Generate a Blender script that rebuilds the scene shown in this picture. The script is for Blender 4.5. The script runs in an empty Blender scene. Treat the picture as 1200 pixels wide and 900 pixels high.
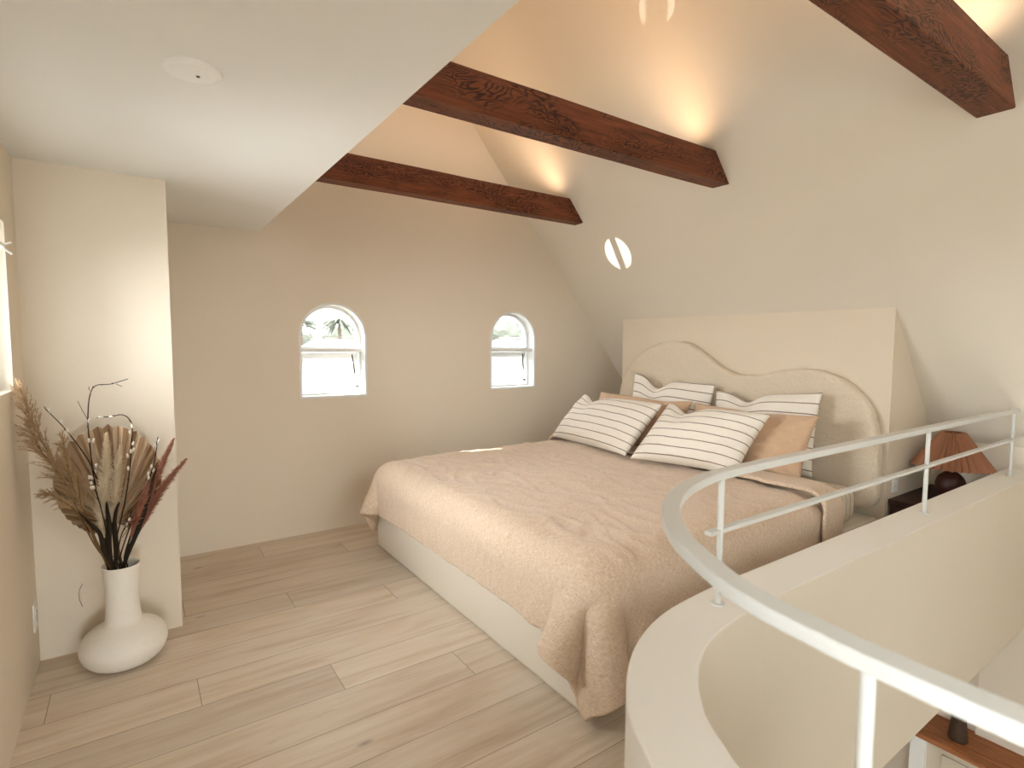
import bpy, bmesh, math, random
import numpy as np
from mathutils import Vector, Matrix, noise
C = bpy.context.scene.collection
SC = bpy.context.scene
random.seed(7); rng = np.random.default_rng(5)
PI = math.pi
R = math.radians

# ------------------------------------------------------------------ materials
def srgb(r, g, b):
    f = lambda c: ((c/255+0.055)/1.055)**2.4 if c/255 > 0.04045 else c/255/12.92
    return (f(r), f(g), f(b), 1)

class NT:
    """small helper around a node tree"""
    def __init__(s, name):
        s.m = bpy.data.materials.new(name); s.m.use_nodes = True
        s.t = s.m.node_tree; s.t.nodes.clear()
        s.out = s.n('ShaderNodeOutputMaterial')
        s.b = s.n('ShaderNodeBsdfPrincipled')
        s.t.links.new(s.b.outputs[0], s.out.inputs[0])
    def n(s, typ, **kw):
        x = s.t.nodes.new(typ)
        for k, v in kw.items(): setattr(x, k, v)
        return x
    def l(s, a, b): s.t.links.new(a, b)
    def val(s, x, v):
        if hasattr(v, 'is_output'): s.l(v, x)
        else: x.default_value = v
    def math(s, op, a, b=0.0, c=None):
        x = s.n('ShaderNodeMath', operation=op); s.val(x.inputs[0], a); s.val(x.inputs[1], b)
        if c is not None: s.val(x.inputs[2], c)
        return x.outputs[0]
    def coord(s, which='Object'): return s.n('ShaderNodeTexCoord').outputs[which]
    def mapping(s, vec, scale=(1, 1, 1), loc=(0, 0, 0), rot=(0, 0, 0)):
        x = s.n('ShaderNodeMapping'); s.l(vec, x.inputs[0])
        x.inputs['Scale'].default_value = scale; x.inputs['Location'].default_value = loc; x.inputs['Rotation'].default_value = rot
        return x.outputs[0]
    def noise(s, vec, scale=5, detail=3, rough=.5, dist=0):
        x = s.n('ShaderNodeTexNoise'); s.l(vec, x.inputs['Vector'])
        x.inputs['Scale'].default_value = scale; x.inputs['Detail'].default_value = detail
        x.inputs['Roughness'].default_value = rough; x.inputs['Distortion'].default_value = dist
        return x.outputs['Fac']
    def ramp(s, fac, stops):
        x = s.n('ShaderNodeValToRGB'); s.l(fac, x.inputs[0]); e = x.color_ramp.elements
        e[0].position, e[0].color = stops[0]; e[1].position, e[1].color = stops[-1]
        for p, c in stops[1:-1]:
            k = e.new(p); k.color = c
        return x.outputs[0]
    def mix(s, fac, a, b, blend='MIX'):
        x = s.n('ShaderNodeMix', data_type='RGBA', blend_type=blend)
        s.val(x.inputs[0], fac); s.val(x.inputs[6], a); s.val(x.inputs[7], b)
        return x.outputs[2]
    def bump(s, h, strength=.3, dist=.01):
        x = s.n('ShaderNodeBump'); s.l(h, x.inputs['Height'])
        x.inputs['Strength'].default_value = strength; x.inputs['Distance'].default_value = dist
        s.l(x.outputs[0], s.b.inputs['Normal'])
        return x
    def set(s, color=None, rough=.6, spec=.3, **kw):
        if color is not None: s.val(s.b.inputs['Base Color'], color)
        s.val(s.b.inputs['Roughness'], rough); s.b.inputs['Specular IOR Level'].default_value = spec
        for k, v in kw.items(): s.val(s.b.inputs[k], v)
        return s.m

def plaster(name, col, bs=.12, sc=9):
    n = NT(name); o = n.coord()
    a = n.noise(o, 2.2, 4, .55); f = n.noise(o, sc*9, 4, .6)
    c2 = tuple(x*.955 for x in col[:3])+(1,)
    n.set(n.mix(a, col, c2), .85, .12); n.bump(f, bs, .004); return n.m

WALLC = srgb(237, 224, 205)
M_wall = plaster('wall_plaster', WALLC)
M_ceil = plaster('ceiling_plaster', srgb(241, 238, 231))
M_slope = plaster('slope_plaster', srgb(236, 225, 207))
M_inner_shade = plaster('half_wall_shade_plaster', srgb(221, 209, 190), .1)  # coat below the cap; shade put into its darker colour
M_half = plaster('half_wall_plaster', srgb(238, 231, 220), .1)

def simple(name, col, rough=.5, spec=.3, nscale=30, amt=.06, bump=.0, **kw):
    n = NT(name); o = n.coord(); f = n.noise(o, nscale, 3)
    c2 = tuple(max(0, x*(1-amt*2)) for x in col[:3])+(1,)
    n.set(n.mix(f, col, c2), rough, spec, **kw)
    if bump: n.bump(f, bump, .004)
    return n.m

M_white = simple('white_painted_steel', srgb(216, 214, 207), .38, .4, 20, .02)
M_frame = simple('white_window_vinyl', srgb(240, 239, 235), .4, .4, 20, .01)
M_plastic = simple('white_plastic', srgb(246, 244, 238), .45, .4, 10, .01)
M_dark = simple('dark_metal', srgb(38, 32, 32), .4, .5, 20, .1)

def floor_mat():
    n = NT('oak_planks'); o = n.coord()
    sep = n.n('ShaderNodeSeparateXYZ'); n.l(o, sep.inputs[0])
    X, Y = sep.outputs[0], sep.outputs[1]
    v = n.math('DIVIDE', n.math('SUBTRACT', 3.864, Y), .2015)
    row = n.math('FLOOR', v); fv = n.math('FRACT', v)
    u = n.math('DIVIDE', n.math('SUBTRACT', n.math('SUBTRACT', X, .63), n.math('MULTIPLY', row, .4715)), 1.886)
    col = n.math('FLOOR', u); fu = n.math('FRACT', u)
    cx = n.n('ShaderNodeCombineXYZ'); n.l(row, cx.inputs[0]); n.l(col, cx.inputs[1])
    wn = n.n('ShaderNodeTexWhiteNoise', noise_dimensions='3D'); n.l(cx.outputs[0], wn.inputs[0])
    # each plank shifts the grain
    off = n.n('ShaderNodeVectorMath', operation='MULTIPLY_ADD'); n.l(wn.outputs[1], off.inputs[0])
    off.inputs[1].default_value = (9, 9, 9); n.l(o, off.inputs[2])
    g1 = n.noise(n.mapping(off.outputs[0], (1.1, 13, 1)), 1.6, 6, .62, .6)
    g2 = n.noise(n.mapping(off.outputs[0], (2.2, 70, 1)), 2.5, 5, .65)
    g3 = n.noise(n.mapping(off.outputs[0], (1.6, 3.2, 1)), 1.5, 3, .5, .4)
    base = n.ramp(g1, [(.28, srgb(212, 194, 170)), (.5, srgb(235, 221, 202)), (.72, srgb(243, 233, 218))])
    base = n.mix(n.math('MULTIPLY', g2, .35), base, srgb(165, 132, 100))
    tone = n.ramp(wn.outputs[0], [(0, (.90, .89, .88, 1)), (1, (1.10, 1.10, 1.10, 1))])
    base = n.mix(1.0, base, tone, 'MULTIPLY')
    base = n.mix(n.math('MULTIPLY', n.ramp(g3, [(.5, (0, 0, 0, 1)), (.8, (1, 1, 1, 1))]), .3), base, srgb(196, 158, 118))
    # knots
    vo = n.n('ShaderNodeTexVoronoi'); n.l(n.mapping(off.outputs[0], (1.2, 3.4, 1)), vo.inputs['Vector']); vo.inputs['Scale'].default_value = 1.3
    kn = n.ramp(vo.outputs['Distance'], [(.015, (1, 1, 1, 1)), (.06, (0, 0, 0, 1))])
    base = n.mix(n.math('MULTIPLY', kn, .55), base, srgb(92, 62, 42))
    e1 = n.math('LESS_THAN', fv, .016); e2 = n.math('LESS_THAN', fu, .0018)
    e = n.math('MAXIMUM', e1, e2)
    base = n.mix(n.math('MULTIPLY', e, .55), base, srgb(104, 74, 50))
    n.set(base, n.math('ADD', n.math('MULTIPLY', g2, .2), .36), .35)
    h = n.math('SUBTRACT', n.math('MULTIPLY', g2, .25), n.math('MULTIPLY', e, 1.0))
    n.bump(h, .25, .004); return n.m
M_floor = floor_mat()

def beam_mat():
    n = NT('stained_fir'); o = n.coord('Object')
    inf = n.n('ShaderNodeObjectInfo')
    off = n.n('ShaderNodeVectorMath', operation='MULTIPLY_ADD'); n.l(inf.outputs['Random'], off.inputs[0])
    off.inputs[1].default_value = (13, 5, 7); n.l(o, off.inputs[2])
    p = off.outputs[0]
    w = n.noise(n.mapping(p, (1.5, 3.0, 4.0)), 1.7, 3, .55, .5)
    rings = n.math('SINE', n.math('MULTIPLY', w, 150.0))
    rings = n.math('ADD', n.math('MULTIPLY', rings, .5), .5)
    mask = n.ramp(n.noise(n.mapping(p, (1.3, 4, 4)), 2.0, 2, .5), [(.40, (0, 0, 0, 1)), (.55, (1, 1, 1, 1))])
    fine = n.noise(n.mapping(p, (2, 50, 50)), 2.5, 4, .6)
    c = n.ramp(fine, [(.3, srgb(94, 49, 29)), (.7, srgb(136, 76, 47))])
    k = n.math('MULTIPLY', n.math('MULTIPLY', n.math('POWER', rings, 1.6), mask), .95)
    c = n.mix(k, c, srgb(48, 24, 15))
    blot = n.ramp(n.noise(n.mapping(p, (2.5, 9, 9)), 1.6, 3, .6), [(.58, (0, 0, 0, 1)), (.72, (1, 1, 1, 1))])
    c = n.mix(n.math('MULTIPLY', blot, .5), c, srgb(60, 30, 19))
    n.set(c, .55, .3); n.bump(n.math('ADD', fine, n.math('MULTIPLY', k, -.6)), .35, .004); return n.m
M_beam = beam_mat()

def wood(name, a, b, scale=(2, 30, 30), rough=.5):
    n = NT(name); o = n.coord(); f = n.noise(n.mapping(o, scale), 2.5, 5, .6, .4)
    n.set(n.ramp(f, [(.3, a), (.7, b)]), rough, .3); n.bump(f, .2, .003); return n.m
M_walnut = wood('dark_walnut', srgb(44, 25, 16), srgb(74, 44, 28), (2, 30, 30))
M_shelf = wood('oiled_wood', srgb(136, 80, 46), srgb(196, 130, 84), (22, 2, 22))

def linen(name, a, b, scale=400, rough=.92, crease=.5, fineb=.35):
    n = NT(name); uv = n.coord('UV')
    t1 = n.noise(n.mapping(uv, (1, .09, 1)), scale*1.6, 3, .6); t2 = n.noise(n.mapping(uv, (.09, 1, 1)), scale*1.6, 3, .6)
    th = n.math('MULTIPLY', n.math('ADD', t1, t2), .5)
    big = n.noise(uv, 3.0, 3, .5)
    c = n.mix(n.ramp(th, [(.36, (0, 0, 0, 1)), (.64, (1, 1, 1, 1))]), a, b)
    c = n.mix(n.math('MULTIPLY', big, .12), c, a)
    n.set(c, rough, .12, **{'Sheen Weight': .18, 'Sheen Roughness': .5})
    w = n.noise(n.mapping(uv, (1, 1.6, 1)), 9, 5, .6, 1.2)
    w2 = n.noise(n.mapping(uv, (1.7, .8, 1)), 26, 4, .6, .8)
    h = n.math('ADD', n.math('MULTIPLY', w, crease), n.math('ADD', n.math('MULTIPLY', w2, crease*.25), n.math('MULTIPLY', th, fineb*.12)))
    n.bump(h, .5, .02); return n.m
M_duvet = linen('tan_linen', srgb(198, 164, 131), srgb(244, 228, 208))
M_tanpil = linen('tan_linen_pillow', srgb(190, 152, 118), srgb(230, 199, 169), crease=.9)

def striped(name, count, base=srgb(240, 232, 219), line=srgb(118, 82, 62), width=.105, axis=1, coord='UV', wob=.012):
    n = NT(name); c = n.coord(coord)
    sep = n.n('ShaderNodeSeparateXYZ'); n.l(c, sep.inputs[0])
    v = sep.outputs[axis]
    f = n.math('FRACT', n.math('MULTIPLY', v, count))
    d = n.math('ABSOLUTE', n.math('SUBTRACT', f, .5))
    dash = n.noise(n.mapping(c, (60, 60, 60)), 3, 2)
    ln = n.math('LESS_THAN', d, n.math('MULTIPLY', n.math('ADD', dash, .5), width*.5))
    th = n.noise(n.mapping(c, (1, 1, 1)), 300, 3, .6)
    b = n.mix(n.math('MULTIPLY', th, .22), base, srgb(214, 198, 178))
    n.set(n.mix(n.math('MULTIPLY', ln, .85), b, line), .92, .12, **{'Sheen Weight': .15})
    w = n.noise(n.mapping(c, (1, 1.5, 1)), 7, 4, .6, 1.0)
    n.bump(n.math('ADD', n.math('MULTIPLY', w, .5), n.math('MULTIPLY', th, .03)), .5, .02); return n.m
M_stripe = striped('striped_linen', 7.6)
M_sheet = striped('striped_sheet', 21, srgb(222, 205, 180), srgb(104, 80, 62), .09, 0, 'Object')

def boucle():
    n = NT('cream_boucle'); o = n.coord()
    v = n.n('ShaderNodeTexVoronoi'); n.l(o, v.inputs['Vector']); v.inputs['Scale'].default_value = 95
    f = n.noise(o, 60, 4, .7)
    n.set(n.mix(f, srgb(232, 216, 194), srgb(218, 199, 172)), .95, .1, **{'Sheen Weight': .25})
    n.bump(n.math('ADD', n.math('MULTIPLY', v.outputs['Distance'], -.8), f), .55, .008); return n.m
M_boucle = boucle()
M_base = simple('cream_upholstery', srgb(235, 224, 208), .9, .15, 180, .05, .25)
M_vase = simple('matte_ceramic', srgb(244, 238, 227), .6, .25, 60, .03, .05)
M_shade = simple('pleated_rust_paper', srgb(164, 114, 84), .8, .15, 40, .08)
M_terra = simple('dark_terracotta', srgb(72, 38, 27), .45, .35, 14, .15)
M_vessel = simple('dark_stoneware', srgb(84, 64, 50), .6, .3, 20, .2)
M_cab = simple('beige_cabinet_paint', srgb(214, 200, 178), .5, .3, 10, .02)
M_pampas = simple('pampas_tan', srgb(188, 156, 118), .9, .1, 60, .15)
M_cream = simple('cream_plume', srgb(226, 206, 176), .95, .1, 60, .06)
M_red = simple('dusty_rose_plume', srgb(178, 122, 100), .95, .1, 60, .15)
def palm_mat():
    n = NT('dried_palm'); uv = n.coord('UV'); sep = n.n('ShaderNodeSeparateXYZ'); n.l(uv, sep.inputs[0])
    w = n.n('ShaderNodeTexWhiteNoise', noise_dimensions='1D'); n.l(n.math('FLOOR', sep.outputs[0]), w.inputs['W'])
    f = n.noise(n.mapping(uv, (1.4, .6, 1)), 3, 3)
    c = n.ramp(w.outputs[0], [(0, srgb(142, 110, 80)), (.35, srgb(204, 174, 140)), (1, srgb(234, 212, 184))])
    n.set(n.mix(n.math('MULTIPLY', f, .3), c, srgb(150, 116, 82)), .8, .15); return n.m
M_palm = palm_mat()
M_bark = simple('dark_twig', srgb(58, 40, 30), .8, .2, 50, .2)
M_catkin = simple('white_catkin', srgb(236, 226, 210), .95, .1, 60, .04)
M_stalk = simple('dry_stalk', srgb(128, 96, 62), .85, .15, 40, .15)
M_darkleaf = simple('dark_dried_leaf', srgb(50, 42, 30), .75, .2, 25, .25)
M_out = simple('pale_stucco', srgb(196, 190, 180), .8, .2, 2, .05)
M_roof = simple('grey_roof_shingle', srgb(118, 114, 108), .8, .2, 6, .15)
M_green = simple('garden_foliage', srgb(112, 112, 100), .8, .2, 3, .25)
M_trunk = simple('palm_trunk', srgb(96, 84, 70), .8, .2, 6, .2)
M_pave = simple('pale_pavement', srgb(150, 147, 140), .8, .2, 3, .05)
M_winout = simple('dark_house_window', srgb(112, 112, 110), .3, .5, 3, .05)

def glass():
    n = NT('window_glass')
    t = n.n('ShaderNodeBsdfTransparent'); g = n.n('ShaderNodeBsdfGlossy'); g.inputs['Roughness'].default_value = .02
    f = n.n('ShaderNodeFresnel'); f.inputs['IOR'].default_value = 1.45
    mx = n.n('ShaderNodeMixShader'); n.l(n.math('MULTIPLY', f.outputs[0], .8), mx.inputs[0])
    n.l(t.outputs[0], mx.inputs[1]); n.l(g.outputs[0], mx.inputs[2]); n.l(mx.outputs[0], n.out.inputs[0])
    return n.m
M_glass = glass()

# ------------------------------------------------------------------ mesh helpers
def link_mesh(name, me, mat, parent=None, smooth=False):
    o = bpy.data.objects.new(name, me); C.objects.link(o)
    if mat: me.materials.append(mat)
    if parent: o.parent = parent
    if smooth:
        for p in me.polygons: p.use_smooth = True
    return o
def obj(name, bm, mat, parent=None, smooth=False):
    me = bpy.data.meshes.new(name); bmesh.ops.recalc_face_normals(bm, faces=bm.faces[:]); bm.to_mesh(me); bm.free()
    return link_mesh(name, me, mat, parent, smooth)
def empty(name, loc=(0, 0, 0), rz=0):
    o = bpy.data.objects.new(name, None); o.empty_display_size = .1; C.objects.link(o); o.location = loc; o.rotation_euler = (0, 0, rz); return o
def tag(o, label, cat, group=None, kind=None):
    o['label'] = label; o['category'] = cat
    if group: o['group'] = group
    if kind: o['kind'] = kind
    return o
def struct(o): o['kind'] = 'structure'; return o
def bevel(o, w=.005, seg=2, ang=40):
    m = o.modifiers.new('bevel', 'BEVEL'); m.width = w; m.segments = seg; m.limit_method = 'ANGLE'; m.angle_limit = R(ang)
    return o
def hull(bm, verts, faces, off=Vector((0, 0, 0))):
    vs = [bm.verts.new(Vector(v)+off) for v in verts]
    for f in faces: bm.faces.new([vs[i] for i in f])
    return vs
BOXF = [(0, 3, 2, 1), (4, 5, 6, 7), (0, 1, 5, 4), (1, 2, 6, 5), (2, 3, 7, 6), (3, 0, 4, 7)]
def add_box(bm, x0, x1, y0, y1, z0, z1):
    hull(bm, [(x0, y0, z0), (x1, y0, z0), (x1, y1, z0), (x0, y1, z0), (x0, y0, z1), (x1, y0, z1), (x1, y1, z1), (x0, y1, z1)], BOXF)
def box(name, x0, x1, y0, y1, z0, z1, mat, parent=None, bev=0):
    bm = bmesh.new(); add_box(bm, x0, x1, y0, y1, z0, z1); o = obj(name, bm, mat, parent)
    if bev: bevel(o, bev)
    return o
def add_prism(bm, poly, z0, z1):
    """poly of xy points, extruded in z"""
    n = len(poly); a = [bm.verts.new((p[0], p[1], z0)) for p in poly]; b = [bm.verts.new((p[0], p[1], z1)) for p in poly]
    bm.faces.new(a[::-1]); bm.faces.new(b)
    for i in range(n): bm.faces.new((a[i], a[(i+1) % n], b[(i+1) % n], b[i]))
def prism_y(poly, y0, y1):
    """poly of xz points, extruded along y"""
    bm = bmesh.new(); n = len(poly)
    a = [bm.verts.new((p[0], y0, p[1])) for p in poly]; b = [bm.verts.new((p[0], y1, p[1])) for p in poly]
    bm.faces.new(a); bm.faces.new(b[::-1])
    for i in range(n): bm.faces.new((a[i], b[i], b[(i+1) % n], a[(i+1) % n]))
    return bm
def add_tube(bm, pts, rad, sides=8, caps=True):
    pts = [Vector(p) for p in pts]; n = len(pts)
    rads = rad if isinstance(rad, (list, tuple)) else [rad]*n
    up = None; rings = []
    for i, p in enumerate(pts):
        t = (pts[min(i+1, n-1)]-pts[max(i-1, 0)]).normalized()
        if up is None:
            up = Vector((0, 0, 1)) if abs(t.z) < .9 else Vector((1, 0, 0))
        a = t.cross(up).normalized(); b = a.cross(t).normalized(); up = b
        rings.append([bm.verts.new(p+(a*math.cos(2*PI*k/sides)+b*math.sin(2*PI*k/sides))*max(rads[i], 1e-5)) for k in range(sides)])
    for i in range(n-1):
        for k in range(sides):
            bm.faces.new((rings[i][k], rings[i][(k+1) % sides], rings[i+1][(k+1) % sides], rings[i+1][k]))
    if caps and sides > 2:
        bm.faces.new(rings[0][::-1]); bm.faces.new(rings[-1])
def add_lathe(bm, prof, cx=0, cy=0, cz=0, seg=48, close=True):
    rings = []
    for r, z in prof:
        rings.append([bm.verts.new((cx+r*math.cos(2*PI*k/seg), cy+r*math.sin(2*PI*k/seg), cz+z)) for k in range(seg)] if r > 1e-6 else [bm.verts.new((cx, cy, cz+z))])
    for a, b in zip(rings[:-1], rings[1:]):
        for k in range(seg):
            k2 = (k+1) % seg
            if len(a) == 1 and len(b) == 1: continue
            if len(a) == 1: bm.faces.new((a[0], b[k2], b[k]))
            elif len(b) == 1: bm.faces.new((a[k], a[k2], b[0]))
            else: bm.faces.new((a[k], a[k2], b[k2], b[k]))
def spline(pts, n=8):
    """Catmull-Rom through pts"""
    P = [Vector(p) for p in pts]; P = [P[0]*2-P[1]]+P+[P[-1]*2-P[-2]]; out = []
    for i in range(1, len(P)-2):
        for k in range(n):
            t = k/n; a, b, c, d = P[i-1], P[i], P[i+1], P[i+2]
            out.append(.5*((2*b)+(c-a)*t+(2*a-5*b+4*c-d)*t*t+(3*b-a-3*c+d)*t**3))
    out.append(P[-2]); return out
def sweep(bm, pts, prof):
    """closed profile (side, up) swept along a horizontal path"""
    pts = [Vector(p) for p in pts]; n = len(pts); rings = []
    for i, p in enumerate(pts):
        t = pts[min(i+1, n-1)]-pts[max(i-1, 0)]; t.z = 0; t.normalize(); s = Vector((t.y, -t.x, 0))
        rings.append([bm.verts.new(p+s*a+Vector((0, 0, b))) for a, b in prof])
    m = len(prof)
    for i in range(n-1):
        for k in range(m): bm.faces.new((rings[i][k], rings[i][(k+1) % m], rings[i+1][(k+1) % m], rings[i+1][k]))
    bm.faces.new(rings[0][::-1]); bm.faces.new(rings[-1])
def plate(name, outer, holes, depth, mat, M, parent=None, bev=0, res=1):
    """flat shape with holes in local xy, thickness along local z from 0 to depth, placed by matrix M"""
    cu = bpy.data.curves.new('outline', 'CURVE'); cu.dimensions = '2D'; cu.fill_mode = 'BOTH'; cu.extrude = depth/2-bev; cu.bevel_depth = bev; cu.bevel_resolution = 3
    cu.offset = -bev
    for loop in [outer]+holes:
        sp = cu.splines.new('POLY'); sp.points.add(len(loop)-1); sp.use_cyclic_u = True
        for p, q in zip(sp.points, loop): p.co = (q[0], q[1], 0, 1)
    t = bpy.data.objects.new('tmp', cu); C.objects.link(t)
    dg = bpy.context.evaluated_depsgraph_get(); me = bpy.data.meshes.new_from_object(t.evaluated_get(dg))
    bpy.data.objects.remove(t); bpy.data.curves.remove(cu)
    me.transform(Matrix.Translation((0, 0, depth/2))); me.transform(M); me.name = name; me.materials.clear()
    return link_mesh(name, me, mat, parent)
MXZ = lambda y: Matrix(((1, 0, 0, 0), (0, 0, 1, y), (0, 1, 0, 0), (0, 0, 0, 1)))      # local (x,y)->(x,z), depth along +y
MYZ = lambda x: Matrix(((0, 0, 1, x), (1, 0, 0, 0), (0, 1, 0, 0), (0, 0, 0, 1)))      # local (x,y)->(y,z), depth along +x
def arch(x0, x1, z0, z1, n=28):
    r = (x1-x0)/2; cx = (x0+x1)/2; zs = z1-r
    return [(x0, z0), (x1, z0)]+[(cx+r*math.cos(PI*k/n), zs+r*math.sin(PI*k/n)) for k in range(n+1)]
def inset_arch(x0, x1, z0, z1, d): return arch(x0+d, x1-d, z0+d, z1-d)

# ------------------------------------------------------------------ camera
H = 1.35
yaw, pit, rol = R(34.657), R(4.130), R(.316); FPX = 639.73
Fv = Vector((math.sin(yaw)*math.cos(pit), math.cos(yaw)*math.cos(pit), -math.sin(pit)))
R0 = Vector((math.cos(yaw), -math.sin(yaw), 0)); U0 = R0.cross(Fv)
Rv = math.cos(rol)*R0+math.sin(rol)*U0; Uv = -math.sin(rol)*R0+math.cos(rol)*U0
cam = bpy.data.cameras.new('camera'); cam.sensor_width = 36; cam.lens = FPX/1200*36; cam.clip_start = .02
cam.dof.use_dof = True; cam.dof.focus_distance = 3.0; cam.dof.aperture_fstop = 3.6
co = bpy.data.objects.new('camera', cam); C.objects.link(co); SC.camera = co
Bk = -Fv
co.matrix_world = Matrix(((Rv.x, Uv.x, Bk.x, 0), (Rv.y, Uv.y, Bk.y, 0), (Rv.z, Uv.z, Bk.z, H), (0, 0, 0, 1)))
def at(px, py, Y):
    """point of the vertical plane y = Y seen at a photograph pixel"""
    d = Fv+Rv*((px-600)/FPX)-Uv*((py-450)/FPX); return Vector((0, 0, H))+d*(Y/d.y)

# ------------------------------------------------------------------ room shell
YB, YF = 3.95, -2.6           # gable wall, rear wall
XL = -.375                    # left wall
SM, SK = -1.20127, 5.926436   # right roof slope: z = SK + SM x
sz = lambda x: SK+SM*x
XRIDGE = 1.55
W1 = (.938, 1.421, .962, 1.640); W2 = (2.502, 2.985, .962, 1.640)
# half wall / railing plan curves
wall_out = [(5.15, .968), (4.42, .968), (3.4, .968), (2.2, .968), (1.516, .968), (1.393, .964), (1.283, .957), (1.166, .942), (1.056, .911), (.958, .866), (.877, .811), (.821, .761),
            (.777, .714), (.745, .667), (.72, .622), (.70, .585), (.672, .52), (.645, .44), (.622, .34), (.611, .24), (.606, .1), (.605, -.4), (.605, -1.4), (.605, -2.6)]
path = spline([(x, y, 0) for x, y in wall_out], 5)
def offset(pts, d):
    out = []
    for i, p in enumerate(pts):
        t = pts[min(i+1, len(pts)-1)]-pts[max(i-1, 0)]; t.normalize(); out.append(p+Vector((-t.y, t.x, 0))*d)
    return out
WT = .151; ZW = .63
w_in = offset(path, WT); w_mid = offset(path, WT/2)

# loft floor slab follows the half wall's curve
fl = [(p.x, p.y) for p in w_mid]
poly = [(XL-.1, YF), (XL-.1, YB+.1), (5.15, YB+.1)]+fl
bm = bmesh.new(); add_prism(bm, poly, -.255, 0); struct(obj('floor', bm, M_floor))
# half wall round the stair opening
bm = bmesh.new(); n = len(path)
rings = []
for a, b in zip(path, w_in):
    rings.append([bm.verts.new((a.x, a.y, -.262)), bm.verts.new((a.x, a.y, ZW)), bm.verts.new((b.x, b.y, ZW)), bm.verts.new((b.x, b.y, -.262))])
for i in range(n-1):
    for k in range(4): bm.faces.new((rings[i][k], rings[i][(k+1) % 4], rings[i+1][(k+1) % 4], rings[i+1][k]))
bm.faces.new(rings[0]); bm.faces.new(rings[-1][::-1])
hw = struct(obj('wall_stair', bm, M_half)); hw.data.materials.append(M_inner_shade)
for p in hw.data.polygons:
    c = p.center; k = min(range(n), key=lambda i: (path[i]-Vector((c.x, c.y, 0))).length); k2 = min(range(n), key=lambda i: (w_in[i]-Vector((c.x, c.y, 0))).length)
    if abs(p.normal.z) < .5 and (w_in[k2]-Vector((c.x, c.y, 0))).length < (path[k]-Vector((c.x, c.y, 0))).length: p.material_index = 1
bevel(hw, .005, 2, 60)

# walls
gable = [(XL-.1, -2.6), (5.4, -2.6), (5.4, sz(5.4)), (XRIDGE, sz(XRIDGE)), (XL-.1, 2.1)]
struct(plate('wall_gable', gable, [arch(*W1), arch(*W2)], .16, M_wall, MXZ(YB)))
LW = (1.85, 2.722, 1.17, 1.785)       # left wall window (y0,y1,z0,z1)
LW2 = (-1.5, .20, .95, 1.85)
rect = lambda a: [(a[0], a[2]), (a[1], a[2]), (a[1], a[3]), (a[0], a[3])]
struct(plate('wall_left', [(YF, -.26), (YB, -.26), (YB, 2.12), (YF, 2.12)], [rect(LW), rect(LW2)], .14, M_wall, MYZ(XL-.14)))
struct(box('wall_alcove', XL, .143, 2.964, YB, 0, 2.08, M_wall))
struct(box('ceiling_soffit', XL-.1, .70, YF, YB, 2.08, 2.22, M_ceil))
ADDED_RWIN = (2.0, 3.0, -1.9, -1.0); ADDED_RW2 = (1.0, 2.1, 2.35, 3.35); ADDED_RW3 = (-.28, .48, .08, .80)  # added openings out of view, placed to let in fill light
struct(plate('wall_rear', gable, [rect(ADDED_RWIN), arch(*ADDED_RW2), rect(ADDED_RW3)], .14, M_wall, MXZ(YF-.14)))
# roof slopes
x1 = 5.4; nrm = .15
struct(obj('ceiling_slope', prism_y([(x1, sz(x1)), (XRIDGE, sz(XRIDGE)), (XRIDGE, sz(XRIDGE)+.2), (x1+.15, sz(x1)+.05)], YF-.14, YB), M_slope))
struct(obj('ceiling_far_slope', prism_y([(XRIDGE, sz(XRIDGE)), (XL-.1, 2.12), (XL-.1, 2.3), (XRIDGE, sz(XRIDGE)+.2)], YF-.14, YB), M_slope))
struct(box('wall_knee', 4.30, 4.42, .83, YB, 0, .757, M_wall))
# built out wall behind the headboard
XP = 3.621
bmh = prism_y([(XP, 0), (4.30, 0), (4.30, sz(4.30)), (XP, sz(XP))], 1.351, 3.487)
struct(obj('wall_headboard', bmh, plaster('headboard_wall_dimmed_plaster', srgb(228, 212, 189))))  # same wall paint, darkened to put weaker light into its colour
# storey below
struct(box('floor_lower', XL-.1, 5.5, YF, YB, -2.7, -2.6, M_floor))
struct(box('wall_right', 5.4, 5.5, YF, YB, -2.6, sz(5.4)+.03, M_wall))
ADDED_LW3 = (-1.2, .4, -2.0, -.7)  # added opening that brightens the room below
struct(plate('wall_lower', [(YF, -2.6), (YB, -2.6), (YB, -.265), (YF, -.265)], [rect(ADDED_LW3)], .14, M_wall, MYZ(XL-.14)))

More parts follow.
